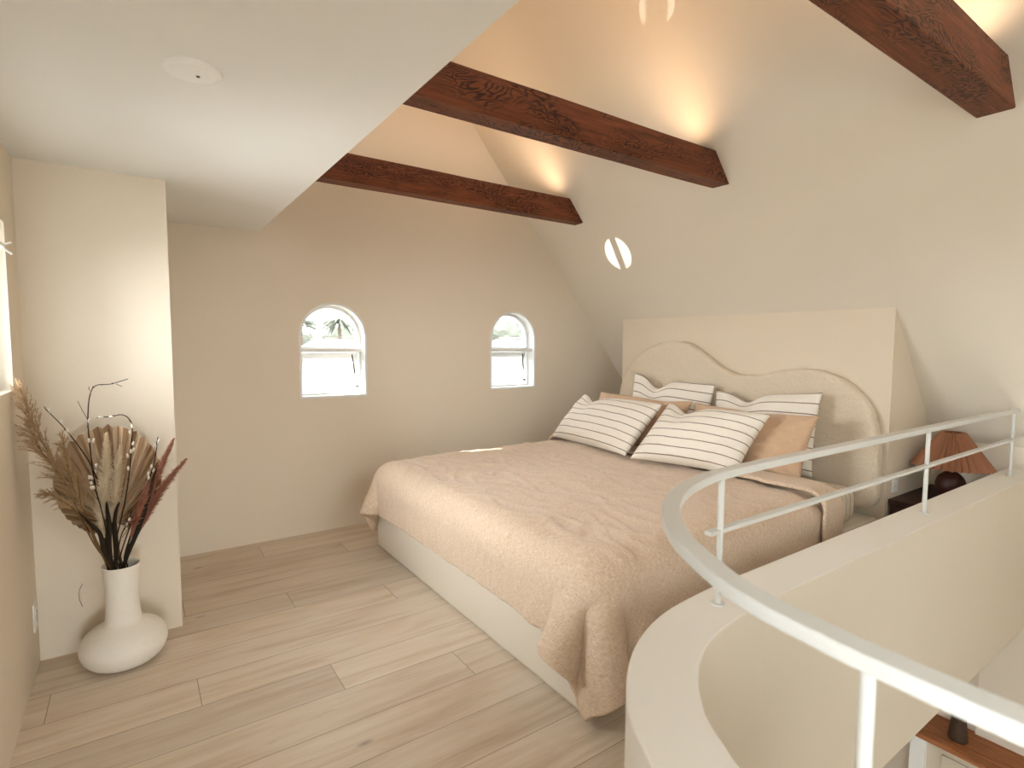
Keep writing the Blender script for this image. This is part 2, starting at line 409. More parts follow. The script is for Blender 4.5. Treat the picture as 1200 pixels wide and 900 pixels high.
# ------------------------------------------------------------------ windows
def arched_window(idx, w):
    x0, x1, z0, z1 = w
    o = struct(plate('window_%d' % idx, arch(*w), [inset_arch(*w, .016)], .15, M_frame, MXZ(YB-.002)))     # lined reveal
    a = (x0+.016, x1-.016, z0+.016, z1-.016); zm = 1.29
    plate('window_frame', arch(*a), [[(a[0]+.012, a[2]+.014), (a[1]-.012, a[2]+.014), (a[1]-.012, zm), (a[0]+.012, zm)],
          [(a[0]+.02, zm+.034)]+[(a[1]-.02, zm+.034)]+[p for p in inset_arch(*a, .02)[2:] if p[1] > zm+.035]], .05, M_frame, MXZ(YB+.09), o)
    plate('upper_pane', [p for p in inset_arch(*a, .016) if p[1] > zm+.03]+[(a[0]+.016, zm+.03), (a[1]-.016, zm+.03)], [], .004, M_glass, MXZ(YB+.112), o)
    box('meeting_rail', a[0], a[1], YB+.03, YB+.10, zm-.002, zm+.024, M_frame, o, .003)
    box('glazing_bar', a[0]+.01, a[1]-.01, YB+.10, YB+.118, 1.398, 1.406, M_frame, o)
    # awning sash, hinged at the meeting rail and pushed outward
    th = R(16); sw = (a[0]+.016, a[1]-.016); ln = zm-z0-.04
    def rot(bm):
        for v in bm.verts:
            y, z = v.co.y, v.co.z; v.co.y = YB+.115+y*math.cos(th)-z*math.sin(th)*1; v.co.z = zm-.01+z*math.cos(th)+y*math.sin(th)
        return bm
    bm = bmesh.new()
    add_box(bm, sw[0], sw[1], 0, .03, -.04, 0); add_box(bm, sw[0], sw[1], 0, .03, -ln, -ln+.03)
    add_box(bm, sw[0], sw[0]+.025, 0, .03, -ln, 0); add_box(bm, sw[1]-.025, sw[1], 0, .03, -ln, 0)
    s = obj('awning_sash', rot(bm), M_frame, o)
    bm = bmesh.new(); add_box(bm, sw[0]+.02, sw[1]-.02, .012, .016, -ln+.02, -.03); obj('awning_pane', rot(bm), M_glass, s)
    bm = bmesh.new(); p0 = Vector((x1-.088, YB+.075, 1.268)); p1 = Vector((x1-.04, YB+.12, 1.03)); pm = p0.lerp(p1, .58)
    add_tube(bm, [p0, pm], .0052, 8); add_tube(bm, [pm, p1], .0022, 6); add_box(bm, p1.x-.006, p1.x+.012, p1.y-.006, p1.y+.006, p1.z-.008, p1.z+.006)
    obj('support_strut', bm, M_dark, o)
    return o
w1 = arched_window(1, W1); w2 = arched_window(2, W2)
def rect_window(idx, w, x, nm=1):
    y0, y1, z0, z1 = w
    o = struct(plate('window_%d' % idx, rect(w), [[(y0+.03, z0+.03), (y1-.03, z0+.03), (y1-.03, z1-.03), (y0+.03, z1-.03)]], .05, M_frame, MYZ(x-.10)))
    for k in range(1, nm+1):
        ym = y0+(y1-y0)*k/(nm+1); box('muntin', x-.09, x-.06, ym-.011, ym+.011, z0+.03, z1-.03, M_frame, o)
    box('pane', x-.078, x-.074, y0+.02, y1-.02, z0+.02, z1-.02, M_glass, o)
    return o
w7 = rect_window(7, ADDED_LW3, XL)  # added window, there to light the storey below
w3 = rect_window(3, LW, XL, 1); w4 = rect_window(4, LW2, XL, 2)
# window stay on the left window, its white arm reaching into the room
bm = bmesh.new(); add_box(bm, XL-.06, XL+.004, 2.60, 2.69, 1.688, 1.70)
add_tube(bm, [(XL-.01, 2.69, 1.694), (XL+.018, 2.715, 1.712)], .004, 6); add_tube(bm, [(XL-.01, 2.69, 1.694), (XL+.018, 2.72, 1.672)], .004, 6)
obj('window_stay', bm, M_frame, w3)
o = struct(plate('window_5', rect(ADDED_RWIN), [[(ADDED_RWIN[0]+.05, ADDED_RWIN[2]+.05), (2.475, ADDED_RWIN[2]+.05), (2.475, ADDED_RWIN[3]-.05), (ADDED_RWIN[0]+.05, ADDED_RWIN[3]-.05)],
    [(2.525, ADDED_RWIN[2]+.05), (ADDED_RWIN[1]-.05, ADDED_RWIN[2]+.05), (ADDED_RWIN[1]-.05, ADDED_RWIN[3]-.05), (2.525, ADDED_RWIN[3]-.05)]], .06, M_frame, MXZ(YF-.12)))  # added lower rear window, there to light the room below

struct(plate('window_6', arch(*ADDED_RW2), [inset_arch(*ADDED_RW2, .03)], .06, M_frame, MXZ(YF-.12)))  # added high rear window; soffit keeps its light off the alcove wall
struct(plate('window_8', rect(ADDED_RW3), [[(ADDED_RW3[0]+.03, ADDED_RW3[2]+.03), (ADDED_RW3[1]-.03, ADDED_RW3[2]+.03), (ADDED_RW3[1]-.03, ADDED_RW3[3]-.03), (ADDED_RW3[0]+.03, ADDED_RW3[3]-.03)]], .06, M_frame, MXZ(YF-.12)))  # added low rear window; half wall keeps its light off the stair side

# ------------------------------------------------------------------ beams
def make_beam(yf, yb, label):
    x0 = -.2; zb, zt = 2.325, 2.497
    xe = lambda z: (SK-z)/-SM+.012
    o = empty('ceiling_beam', (x0, yf, zb))
    nx = 26; bm = bmesh.new()
    def ring(t, first):
        vs = []
        for (y, z) in ((0, 0), (yb-yf, 0), (yb-yf, zt-zb), (0, zt-zb)):
            L = xe(zb+z)-x0; vs.append(bm.verts.new((L*t, y+.0022*noise.noise(Vector((t*9, y*9+yf, z*9))), z+.0028*noise.noise(Vector((t*8+4, y*11+yf, z*7))))))
        return vs
    rs = [ring(i/nx, 0) for i in range(nx+1)]
    for a, b in zip(rs[:-1], rs[1:]):
        for k in range(4): bm.faces.new((a[k], a[(k+1) % 4], b[(k+1) % 4], b[k]))
    bm.faces.new(rs[0][::-1]); bm.faces.new(rs[-1])
    b = obj('ceiling_beam', bm, M_beam); bevel(b, .006, 2, 50); b.location = (x0, yf, zb)
    bpy.data.objects.remove(o)
    tag(b, label, 'beam', 'dark stained timber beams under the vault', 'thing')
    # LED strip let into the top of the beam
    ym = (yb-yf)/2; bm = bmesh.new(); add_box(bm, .95, xe(zt)-x0-.02, ym-.014, ym+.014, zt-zb-.004, zt-zb+.006)
    obj('light_channel', bm, M_plastic, b)
    L = xe(zt)-x0-.15-1.1
    la = bpy.data.lights.new('beam_uplight', 'AREA'); la.shape = 'RECTANGLE'; la.size = L; la.size_y = .02
    la.energy = LED; la.color = (1, .66, .41); la.spread = R(160)
    lo = bpy.data.objects.new('beam_uplight', la); C.objects.link(lo); lo.location = (x0+1.1+L/2, yf+ym, zt+.012); lo.rotation_euler = (PI, 0, 0)
    return b
LED = 3.7
make_beam(3.345, 3.452, 'dark brown timber beam nearest the gable wall, farthest and thinnest looking of three')
make_beam(2.038, 2.158, 'long dark brown timber beam with swirling grain, middle of the three under the vault')
make_beam(.730, .860, 'dark brown timber beam crossing the upper right corner, nearest of the three')

# ------------------------------------------------------------------ stair railing
rail_out = [(4.13, .925), (3.0, .925), (2.0, .925), (1.494, .925), (1.37, .921), (1.254, .910), (1.104, .868), (.985, .808), (.887, .734), (.80, .64), (.745, .553), (.700, .464), (.680, .40), (.667, .32), (.660, .24), (.657, .1), (.656, -.4), (.656, -1.4), (.656, -2.55)]
rp = offset(spline([(x, y, 0) for x, y in rail_out], 6), .019)
rl = empty('stair_railing', (1.3, .89, ZW))
tag(rl, 'white steel railing curving round the stair opening on top of the half wall', 'railing')
P = rl.matrix_world.translation; OFF = Vector((-1.3, -.89, -ZW))
def robj(name, bm, mat=M_white):
    for v in bm.verts: v.co += OFF
    return obj(name, bm, mat, rl)
ZR = 1.005
bm = bmesh.new(); sweep(bm, [(p.x, p.y, ZR) for p in rp], [(-.019, -.022), (.019, -.022), (.019, 0), (-.019, 0)]); bevel(robj('handrail', bm), .003, 2, 50)
bm = bmesh.new(); sweep(bm, [(4.25, .893, .838), (1.27, .893, .838)], [(-.012, -.006), (.012, -.006), (.012, .006), (-.012, .006)]); bevel(robj('middle_rail', bm), .002, 2, 50)
for x, y in ((1.318, .888), (2.80, .895), (4.02, .895), (.683, .262), (.675, -1.1), (.675, -2.2)):
    bm = bmesh.new(); add_tube(bm, [(x, y, ZW), (x, y, ZR-.02)], .0085, 14); add_tube(bm, [(x, y, ZW), (x, y, ZW+.004)], .019, 18)
    o = robj('post', bm)
    for p in o.data.polygons: p.use_smooth = True
    m = o.modifiers.new('edge', 'EDGE_SPLIT'); m.split_angle = R(40)

# ------------------------------------------------------------------ bed
BX0, BX1, BY0, BY1 = 1.29, 3.61, 1.372, 3.442
bd = tag(box('bed_base', BX0, BX1, BY0, BY1, .004, .335, M_base, bev=.02), 'low cream upholstered bed base standing on the oak floor', 'bed')
# mattress: rounded box with a fitted striped sheet
bm = bmesh.new(); add_box(bm, BX0+.03, 3.40, BY0+.035, BY1-.035, .336, .545)
mt = tag(obj('mattress', bm, M_sheet), 'mattress in a striped fitted sheet, showing at the near side by the headboard', 'mattress')
b = bevel(mt, .06, 6)
for p in mt.data.polygons: p.use_smooth = True
# headboard
hb = [(3.43, .38), (3.455, .44), (3.46, .60), (3.455, .80), (3.435, .95), (3.405, 1.05), (3.35, 1.14), (3.28, 1.225), (3.20, 1.29), (3.116, 1.335), (3.0, 1.372), (2.896, 1.382), (2.79, 1.377), (2.706, 1.357), (2.62, 1.312),
      (2.55, 1.268), (2.46, 1.208), (2.387, 1.172), (2.31, 1.148), (2.237, 1.143), (2.15, 1.15), (2.061, 1.167), (1.96, 1.19), (1.859, 1.205), (1.78, 1.205), (1.713, 1.195), (1.64, 1.172), (1.571, 1.138), (1.51, 1.09),
      (1.462, 1.038), (1.42, .97), (1.397, .909), (1.38, .82), (1.371, .737), (1.364, .60), (1.364, .50), (1.372, .44), (1.395, .405), (1.44, .385), (1.50, .38), (1.60, .38), (2.4, .38), (3.25, .38), (3.36, .376)]
hs = spline([(y, z, 0) for y, z in hb], 3)
ho = plate('headboard', [(p.x, p.y) for p in hs][::-1], [], .092, M_boucle, MYZ(3.528), None, .03)
for p in ho.data.polygons: p.use_smooth = True
ho.modifiers.new('edge', 'EDGE_SPLIT').split_angle = R(55)
tag(ho, 'cream boucle headboard with two uneven rounded humps against the built out wall', 'headboard')

# cloth drape by position based dynamics against a rounded box
def drape(x0, x1, y0, y1, s, zstart, boxc, boxh, rad, steps=170, iters=10, seed=1, bend=.25, noise_amp=.004, tilt=None):
    g = np.random.default_rng(seed)
    nx = int(round((x1-x0)/s))+1; ny = int(round((y1-y0)/s))+1
    gx, gy = np.meshgrid(np.linspace(x0, x1, nx), np.linspace(y0, y1, ny), indexing='ij')
    P = np.stack([gx, gy, np.full_like(gx, zstart)], -1); P[..., 2] += g.normal(0, noise_amp, (nx, ny))
    V = np.zeros_like(P); dt = 1/60; sx = (x1-x0)/(nx-1); sy = (y1-y0)/(ny-1)
    boxc = np.array(boxc); boxh = np.array(boxh)-rad
    def con(sa, sb, L, k):
        A = P[sa]; B = P[sb]; d = B-A; ln = np.linalg.norm(d, axis=-1, keepdims=True)+1e-9
        c = d*((ln-L)/ln)*.5*k; P[sa] = A+c; P[sb] = B-c
    S = slice
    cons = []
    for st in (0, 1):
        m = (nx-st)//2*2; cons.append(((S(st, st+m, 2),), (S(st+1, st+m, 2),), sx, 1.0))
        m = (ny-st)//2*2; cons.append(((S(None), S(st, st+m, 2)), (S(None), S(st+1, st+m, 2)), sy, 1.0))
    dd = math.hypot(sx, sy)
    for st in (0, 1):
        m = (nx-st)//2*2
        cons.append(((S(st, st+m, 2), S(0, ny-1)), (S(st+1, st+m, 2), S(1, ny)), dd, .35))
        cons.append(((S(st, st+m, 2), S(1, ny)), (S(st+1, st+m, 2), S(0, ny-1)), dd, .35))
    for k in range(4):
        a = [i for i in range(k, nx-2, 4)]; a2 = [i+2 for i in a]; cons.append(((a,), (a2,), 2*sx, bend))
        a = [i for i in range(k, ny-2, 4)]; a2 = [i+2 for i in a]; cons.append(((S(None), a), (S(None), a2), 2*sy, bend))
    for it in range(steps):
        V[..., 2] -= 9.8*dt; V *= .965; old = P.copy(); P += V*dt
        for q in range(iters):
            for c in cons: con(*c)
            # rounded box collision
            rel = P-boxc; a = np.abs(rel)-boxh; mx = np.maximum(a, 0); ln = np.linalg.norm(mx, axis=-1)
            outside = ln > 1e-9; d = np.where(outside, ln, a.max(-1))-rad
            nrm = np.zeros_like(P); nrm[outside] = (mx[outside]/ln[outside][:, None])*np.sign(rel[outside])
            ins = ~outside
            if ins.any():
                k = a[ins].argmax(-1); t = np.zeros((ins.sum(), 3)); t[np.arange(len(k)), k] = np.sign(rel[ins][np.arange(len(k)), k]); nrm[ins] = t
            hit = d < 0
            P[hit] -= nrm[hit]*d[hit][:, None]
            P[..., 2] = np.maximum(P[..., 2], .03)
        rel = P-boxc; a = np.abs(rel)-boxh; d = np.linalg.norm(np.maximum(a, 0), axis=-1)-rad
        V = (P-old)/dt; V[d < .002] *= .35
        sp = np.linalg.norm(V, axis=-1, keepdims=True); V *= np.minimum(1, 2.5/(sp+1e-9))
    return P, sx, sy
def cloth_obj(name, P, sx, sy, mat, thick, parent=None, sub=2, flip=False):
    nx, ny = P.shape[:2]; me = bpy.data.meshes.new(name)
    idx = lambda i, j: i*ny+j
    faces = [(idx(i, j), idx(i+1, j), idx(i+1, j+1), idx(i, j+1)) for i in range(nx-1) for j in range(ny-1)]
    me.from_pydata([tuple(p) for p in P.reshape(-1, 3)], [], faces)
    uv = me.uv_layers.new(name='UVMap')
    for poly in me.polygons:
        for li, vi in zip(poly.loop_indices, poly.vertices):
            i, j = divmod(vi, ny); uv.data[li].uv = (i*sx, j*sy)
    o = link_mesh(name, me, mat, parent, True)
    m = o.modifiers.new('solid', 'SOLIDIFY'); m.thickness = thick; m.offset = 1; m.use_rim = True
    m = o.modifiers.new('sub', 'SUBSURF'); m.levels = sub; m.render_levels = sub
    return o
bc = ((BX0+3.5)/2, (BY0+BY1)/2, .285)
bh = ((3.5-BX0)/2+.022, (BY1-BY0)/2+.012, .268)
P, sx, sy = drape(1.15, 2.93, 1.11, 3.655, .034, .63, bc, bh, .11, 190, 12, 3)
def up(P, k):
    """finer grid by Catmull-Rom along both axes"""
    def one(A):
        Q = np.concatenate([2*A[:1]-A[1:2], A, 2*A[-1:]-A[-2:-1]]); a, b, c, d = Q[:-3], Q[1:-2], Q[2:-1], Q[3:]; out = []
        for q in range(k):
            t = q/k; out.append(.5*(2*b+(c-a)*t+(2*a-5*b+4*c-d)*t*t+(3*b-a-3*c+d)*t**3))
        return np.concatenate([np.stack(out, 1).reshape(-1, *A.shape[1:]), A[-1:]])
    return one(one(P).swapaxes(0, 1)).swapaxes(0, 1)
def rumple(P, sx, sy, amp, seed, puff=0.0):
    gx = np.gradient(P, axis=0); gy = np.gradient(P, axis=1); N = np.cross(gx, gy); N /= np.linalg.norm(N, axis=-1, keepdims=True)+1e-9
    nx, ny = P.shape[:2]; D = np.zeros((nx, ny))
    for i in range(nx):
        for j in range(ny):
            u, v = i*sx, j*sy; hang = min(1, max(0, (.53-P[i, j, 2])/.12))
            w = Vector((u*2.0+seed, v*2.3, seed)); wx = noise.noise(w)*.5
            a = 1-abs(noise.noise(Vector((u*3.1+wx, v*6.5+wx, seed+2.0)))*2); b = 1-abs(noise.noise(Vector((u*9+wx*2, v*5+wx, seed+5.0)))*2)
            h = 1-abs(noise.noise(Vector((u*5+wx, v*13+wx*2, seed+7.0)))*2)
            D[i, j] = amp*((1-hang)*(.55*a*a+.55*max(0, b)**3+.3*max(0, h)**4)+hang*(.5*a+.5*h*h))+puff*(noise.noise(w*1.1)*(1-hang))
    return P+N*D[..., None]
P = up(P, 3); sx /= 3; sy /= 3
if np.cross(P[1, 0]-P[0, 0], P[0, 1]-P[0, 0])[2] < 0: pass
P = rumple(P, sx, sy, .012, 3.0, .015)
dv = tag(cloth_obj('duvet', P, sx, sy, M_duvet, .030, sub=1), 'rumpled tan linen duvet spread over the bed and hanging over its foot', 'duvet')
# turned down head edge: a second layer lying on the duvet, its near corner hanging down
bh2 = (bh[0]+.03, bh[1]+.040, bh[2]+.046)
P2, sx2, sy2 = drape(2.79, 2.985, .98, 3.60, .030, .68, bc, bh2, .09, 130, 9, 8, .15)
P2 = rumple(up(P2, 2), sx2/2, sy2/2, .010, 9.0, .01); sx2 /= 2; sy2 /= 2
fold = cloth_obj('turned_down_edge', P2, sx2, sy2, M_duvet, .022, dv, sub=1)

# ------------------------------------------------------------------ pillows
def pillow(label, BL, BR, TR, TL, th, mat, group, dent=0, du=-.35, seed=0, crease=.006):
    nu, nv = 44, 34
    BL, BR, TR, TL = map(Vector, (BL, BR, TR, TL)); ctr = (BL+BR+TR+TL)/4
    N = ((BR-BL)+(TR-TL)).cross((TL-BL)+(TR-BR)).normalized()
    if N.x > 0: N = -N
    me = bpy.data.meshes.new('pillow'); verts = []; uvs = []; faces = []
    def pt(u, v, side):
        au, av = abs(u), abs(v)
        pu = 1-.055*(1-v*v)**1.0*au**3; pv = 1-.07*(1-u*u)*av**3         # edges bow in between the corners
        uu, vv = u*pu, v*pv
        k = dent*math.exp(-((u-du)/.26)**2)*max(0, (v+.25)/1.25)**1.6
        vv -= k
        s, t = (uu+1)/2, (vv+1)/2
        p = BL.lerp(BR, s).lerp(TL.lerp(TR, s), t)
        e = ((1-au**2.6)*(1-av**2.6)); h = th*max(e, 0)**.52
        h *= 1-1.1*min(.6, k)*max(0, v)
        q = Vector((u*2.1+seed*3.1, v*1.9, seed+side*2.0))
        w = crease*(1.4*noise.noise(q*1.3)+noise.noise(q*2.9)*.9+.5*noise.noise(q*6))*min(1, e*3)
        # pulled creases toward the corners
        w += crease*.8*math.sin(9*math.atan2(1-av, 1-au+1e-4)+seed)*(au*av)**2*min(1, e*6)
        # fold line either side of the chop
        w -= .010*math.exp(-((u-du-.1*(1-v))/.06)**2)*max(0, v)*(dent > 0)*min(1, e*3)
        return p+N*side*(h+w)
    vid = {}
    for side in (1, -1):
        for i in range(nu+1):
            for j in range(nv+1):
                edge = i in (0, nu) or j in (0, nv)
                if side == -1 and edge: vid[(-1, i, j)] = vid[(1, i, j)]; continue
                # cosine spacing puts detail at the rim
                u = -math.cos(PI*i/nu)*.5+(-1+2*i/nu)*.5; v = -math.cos(PI*j/nv)*.5+(-1+2*j/nv)*.5
                vid[(side, i, j)] = len(verts); verts.append(pt(u, v, side)-ctr); uvs.append(((u+1)/2, (v+1)/2))
    for side in (1, -1):
        for i in range(nu):
            for j in range(nv):
                f = [vid[(side, i, j)], vid[(side, i+1, j)], vid[(side, i+1, j+1)], vid[(side, i, j+1)]]
                faces.append(f if side == 1 else f[::-1])
    me.from_pydata([tuple(v) for v in verts], [], faces)
    uv = me.uv_layers.new(name='UVMap')
    for poly in me.polygons:
        for li, vi in zip(poly.loop_indices, poly.vertices): uv.data[li].uv = uvs[vi]
    o = link_mesh('pillow', me, mat, None, True); o.location = ctr
    bm = bmesh.new(); bm.from_mesh(me); bmesh.ops.recalc_face_normals(bm, faces=bm.faces[:]); bm.to_mesh(me); bm.free()
    tag(o, label, 'pillow', group); return o
GP = 'pillows on the bed'
pillow('cream striped pillow with a dented top leaning on the headboard under its taller hump', (3.30, 3.12, .58), (3.30, 2.36, .58), (3.40, 2.37, 1.075), (3.40, 3.13, 1.125), .085, M_stripe, GP, .30, -.3, 1)
pillow('cream striped pillow with a dented top leaning on the headboard under its lower hump', (3.30, 2.34, .57), (3.30, 1.62, .57), (3.40, 1.63, 1.075), (3.40, 2.36, 1.03), .085, M_stripe, GP, .24, -.3, 2)
pillow('plain tan pillow behind the striped front pillow farther from the railing', (3.02, 3.30, .585), (3.02, 2.45, .585), (3.17, 2.38, .965), (3.17, 3.29, .965), .09, M_tanpil, GP, .06, .45, 3, .014)
pillow('plain tan pillow behind the striped front pillow nearer the railing', (3.02, 2.34, .585), (3.03, 1.55, .585), (3.17, 1.53, .955), (3.17, 2.36, .955), .10, M_tanpil, GP, .06, .1, 4, .018)
pillow('cream striped front pillow lying farther from the railing, nearer the gable wall', (2.80, 3.47, .60), (2.66, 2.52, .615), (2.93, 2.44, .955), (3.02, 3.32, .95), .11, M_stripe, GP, .30, -.45, 5)
pillow('cream striped front pillow nearest the railing, its dented top pointing to the headboard', (2.63, 2.45, .615), (2.80, 1.80, .615), (2.97, 1.70, .96), (2.97, 2.42, .96), .11, M_stripe, GP, .28, -.42, 6)

# ------------------------------------------------------------------ vase and dried stems
VX, VY = -.078, 2.757
bm = bmesh.new()
prof = [(0, .0), (.06, .001), (.11, .012), (.148, .040), (.165, .075), (.168, .102), (.158, .135), (.135, .162), (.105, .180), (.082, .192), (.071, .206), (.066, .235), (.064, .28), (.0645, .33), (.067, .38), (.072, .418), (.0725, .424), (.0675, .424),
        (.062, .40), (.058, .33), (.058, .25), (.06, .215), (.0, .20)]
add_lathe(bm, [(p.x*.925, p.y*(.93 if p.y < .2 else .93+.07*min(1, (p.y-.2)/.2))) for p in spline([(r, z, 0) for r, z in prof], 3)], seg=64)
vs = obj('vase', bm, M_vase, None, True); vs.location = (VX, VY, 0)
tag(vs, 'matte cream vase with a squat round body and tall neck, standing in the corner', 'vase')
GS = 'dried stems in the floor vase'
def root(k): a = k*2.4; return Vector((VX+.036*math.cos(a), VY+.036*math.sin(a), .30))
def poly(pts, Y0, Y1, k):
    """stem from inside the vase through photograph points, depth going from Y0 to Y1"""
    r = root(k); p1 = at(pts[0][0], pts[0][1], VY-.02); dx = Vector((p1.x-VX, p1.y-VY, 0)); dx = dx*min(1, .046/max(dx.length, 1e-4))
    jit = Vector((math.cos(k*2.4), math.sin(k*2.4), 0))*.010
    out = [r, Vector((VX, VY, .425))+dx*.8+jit]; Y0 = VY-.03; Y1 = min(Y1+.02, VY+.05) if Y1 < 2.75 else Y1
    for i, (x, y) in enumerate(pts):
        out.append(at(x, y, Y0+(Y1-Y0)*(i+1)/len(pts)))
    return spline(out, 6)
def strands(bm, axis, n, length, spread, rad, droop=.0, taper=True, f0=.0, segs=3, grow=None):
    """many fine hairs leaving an axis, pointing forward along it"""
    m = len(axis)
    for i in range(n):
        f = f0+(1-f0)*random.random(); k = min(m-2, int(f*(m-1))); p = axis[k].lerp(axis[k+1], f*(m-1)-k)
        t = (axis[k+1]-axis[k]).normalized(); a = t.orthogonal().normalized(); ang = random.uniform(0, 2*PI)
        d = Matrix.Rotation(ang, 3, t) @ a
        g = (grow(f) if grow else (math.sin(PI*min(1, max(.05, (f-f0)/(1-f0)*.85+.15)))**.7))
        L = length*g*random.uniform(.6, 1.15); sp = spread*random.uniform(.3, 1)
        v = (t+d*sp).normalized(); pts = [p]
        for s in range(segs):
            v = (v+Vector((0, 0, -droop))).normalized(); q_ = pts[-1]+v*(L/segs); q_.x = max(q_.x, XL+.004); pts.append(q_)
        add_tube(bm, pts, [rad]*(segs)+[rad*.3], 3, False)
def stem_obj(name, axis, r0, r1, mat):
    bm = bmesh.new(); n = len(axis); add_tube(bm, axis, [r0+(r1-r0)*i/(n-1) for i in range(n)], 6)
    return obj(name, bm, mat, None, True)
# pampas
def pampas(pts, Y0, Y1, k, label, n, L, sp, f0):
    ax = poly(pts, Y0, Y1, k); s = stem_obj('pampas_stem', ax, .004, .0015, M_stalk)
    s.name = 'pampas_grass'
    m = int(len(ax)*f0); head = ax[m:]; q = len(head)
    bm = bmesh.new()
    for b in range(n//7):                                  # drooping branchlets, each with short hairs
        f = (b+.5)/(n//7); kk = min(q-2, int(f*(q-1))); p = head[kk].lerp(head[kk+1], f*(q-1)-kk)
        t = (head[kk+1]-head[kk]).normalized(); d = Matrix.Rotation(random.uniform(0, 2*PI), 3, t) @ t.orthogonal().normalized()
        g = .45+.75*math.sin(PI*min(1, .2+.7*f)); v = (t+d*sp*random.uniform(.35, 1)).normalized(); pts = [p]
        for z in range(5):
            v = (v+Vector((0, 0, -.11))).normalized(); nx_ = pts[-1]+v*(L*g*random.uniform(.8, 1.2)/5); nx_.x = max(nx_.x, XL+.006); pts.append(nx_)
        add_tube(bm, pts, [.0014]*5+[.0006], 3, False)
        strands(bm, pts, 16, .017, .75, .0011, .05, segs=1, grow=lambda f: 1)
    obj('plume', bm, M_pampas, s); tag(s, label, 'dried plant', GS); return s
pampas([(112, 640), (88, 590), (62, 540), (40, 500), (25, 460)], 2.72, 2.62, 0, 'tall tan pampas plume leaning to the left wall under the window', 520, .072, .5, .50)
pampas([(114, 640), (92, 592), (72, 560), (48, 528), (34, 500)], 2.72, 2.60, 1, 'tan pampas plume just in front of the tallest one', 380, .066, .55, .52)
pampas([(116, 640), (98, 600), (86, 570), (78, 540), (74, 515)], 2.71, 2.62, 2, 'short upright tan grass plume beside the left edge of the palm fan', 300, .045, .5, .52)
pampas([(112, 640), (92, 604), (78, 590), (64, 582), (56, 578)], 2.71, 2.60, 3, 'low tan grass plume drooping left, lowest of the tan plumes', 200, .042, .65, .55)
pampas([(116, 642), (102, 610), (95, 590), (92, 570), (90, 552)], 2.70, 2.60, 4, 'small tan seed head standing in front of the palm fan on its left', 200, .038, .5, .55)
# palm fan
hub = at(136, 613, 2.79)
pf = stem_obj('palm_fan', spline([root(5), at(140, 650, 2.77), hub], 6), .006, .004, M_stalk)
bm = bmesh.new(); nb = 38; ang0, ang1 = R(-22), R(200)
ctr = at(128, 560, 2.81); Rf = (at(128, 497, 2.81)-ctr).length
rows = []
for i in range(nb*2+1):
    a = ang0+(ang1-ang0)*i/(nb*2); d = Vector((math.cos(a), 0, math.sin(a)))
    # distance from hub to the round outline
    w = hub-ctr; w.y = 0; b_ = d.dot(w); cc = w.dot(w)-Rf*Rf
    L = -b_+math.sqrt(max(b_*b_-cc, .0004)); L *= (1+.012*math.sin(i*2.3))*(1.0 if i % 2 else .985)
    z = .015*(1 if i % 2 else -1); row = []
    for s in range(6):
        t = s/5; p = hub+d*(L*max(t, .03)); p.x = hub.x+(p.x-hub.x)*.80; p.y += z*t-.02*t*t; row.append(bm.verts.new(p))
    rows.append(row)
for a, b in zip(rows[:-1], rows[1:]):
    for s in range(5): bm.faces.new((a[s], b[s], b[s+1], a[s+1]))
ul = bm.loops.layers.uv.new('UVMap'); vi = {v: (i, s) for i, r_ in enumerate(rows) for s, v in enumerate(r_)}
for f in bm.faces:
    i0 = min(vi[v][0] for v in f.verts)
    for l in f.loops: l[ul].uv = (i0+.3+.4*(vi[l.vert][0]-i0), vi[l.vert][1]/5)
fo = obj('fan_leaf', bm, M_palm, pf); fo.modifiers.new('solid', 'SOLIDIFY').thickness = .0015
tag(pf, 'round pleated dried palm fan at the back of the vase', 'dried plant', GS)
# fuzzy plumes
def fuzzy(pts, Y0, Y1, k, label, rad, n, mat, frac, name):
    ax = poly(pts, Y0, Y1, k); s = stem_obj(name, ax, .003, .0015, M_darkleaf)
    m = int(len(ax)*frac); head = ax[m:]; bm = bmesh.new(); q = len(head)
    pr = lambda t: max(.12, min(1, t*5)**.6*min(1, (1-t)*2.2+.08)**.6)
    add_tube(bm, head, [rad*.38*pr(i/(q-1)) for i in range(q)], 8)
    strands(bm, head, n, rad*1.5, 1.4, .0013, .0, segs=2, grow=lambda f: pr(f))
    obj('flower_head', bm, mat, s); tag(s, label, 'dried plant', GS)
    return s
fuzzy([(126, 650), (119, 612), (121, 580), (125, 545), (125, 507)], 2.68, 2.66, 6, 'taller cream fuzzy plume in front of the palm fan', .025, 1700, M_cream, .42, 'cream_plume')
fuzzy([(134, 650), (131, 600), (134, 585), (138, 550), (141, 522)], 2.69, 2.67, 7, 'shorter cream fuzzy plume in front of the palm fan', .022, 1400, M_cream, .44, 'cream_plume')
fuzzy([(146, 650), (160, 607), (172, 580), (188, 548), (204, 514)], 2.70, 2.66, 8, 'dusty red plume reaching highest at the right of the vase', .021, 1300, M_red, .42, 'red_plume')
fuzzy([(150, 650), (170, 610), (180, 588), (198, 562), (218, 538)], 2.71, 2.68, 9, 'dusty red plume leaning farthest right over the wall corner', .020, 1300, M_red, .44, 'red_plume')
fuzzy([(146, 652), (156, 622), (162, 605), (173, 578), (186, 549)], 2.68, 2.64, 10, 'dusty red plume in front of the palm fan, lowest of the red ones', .019, 1200, M_red, .44, 'red_plume')
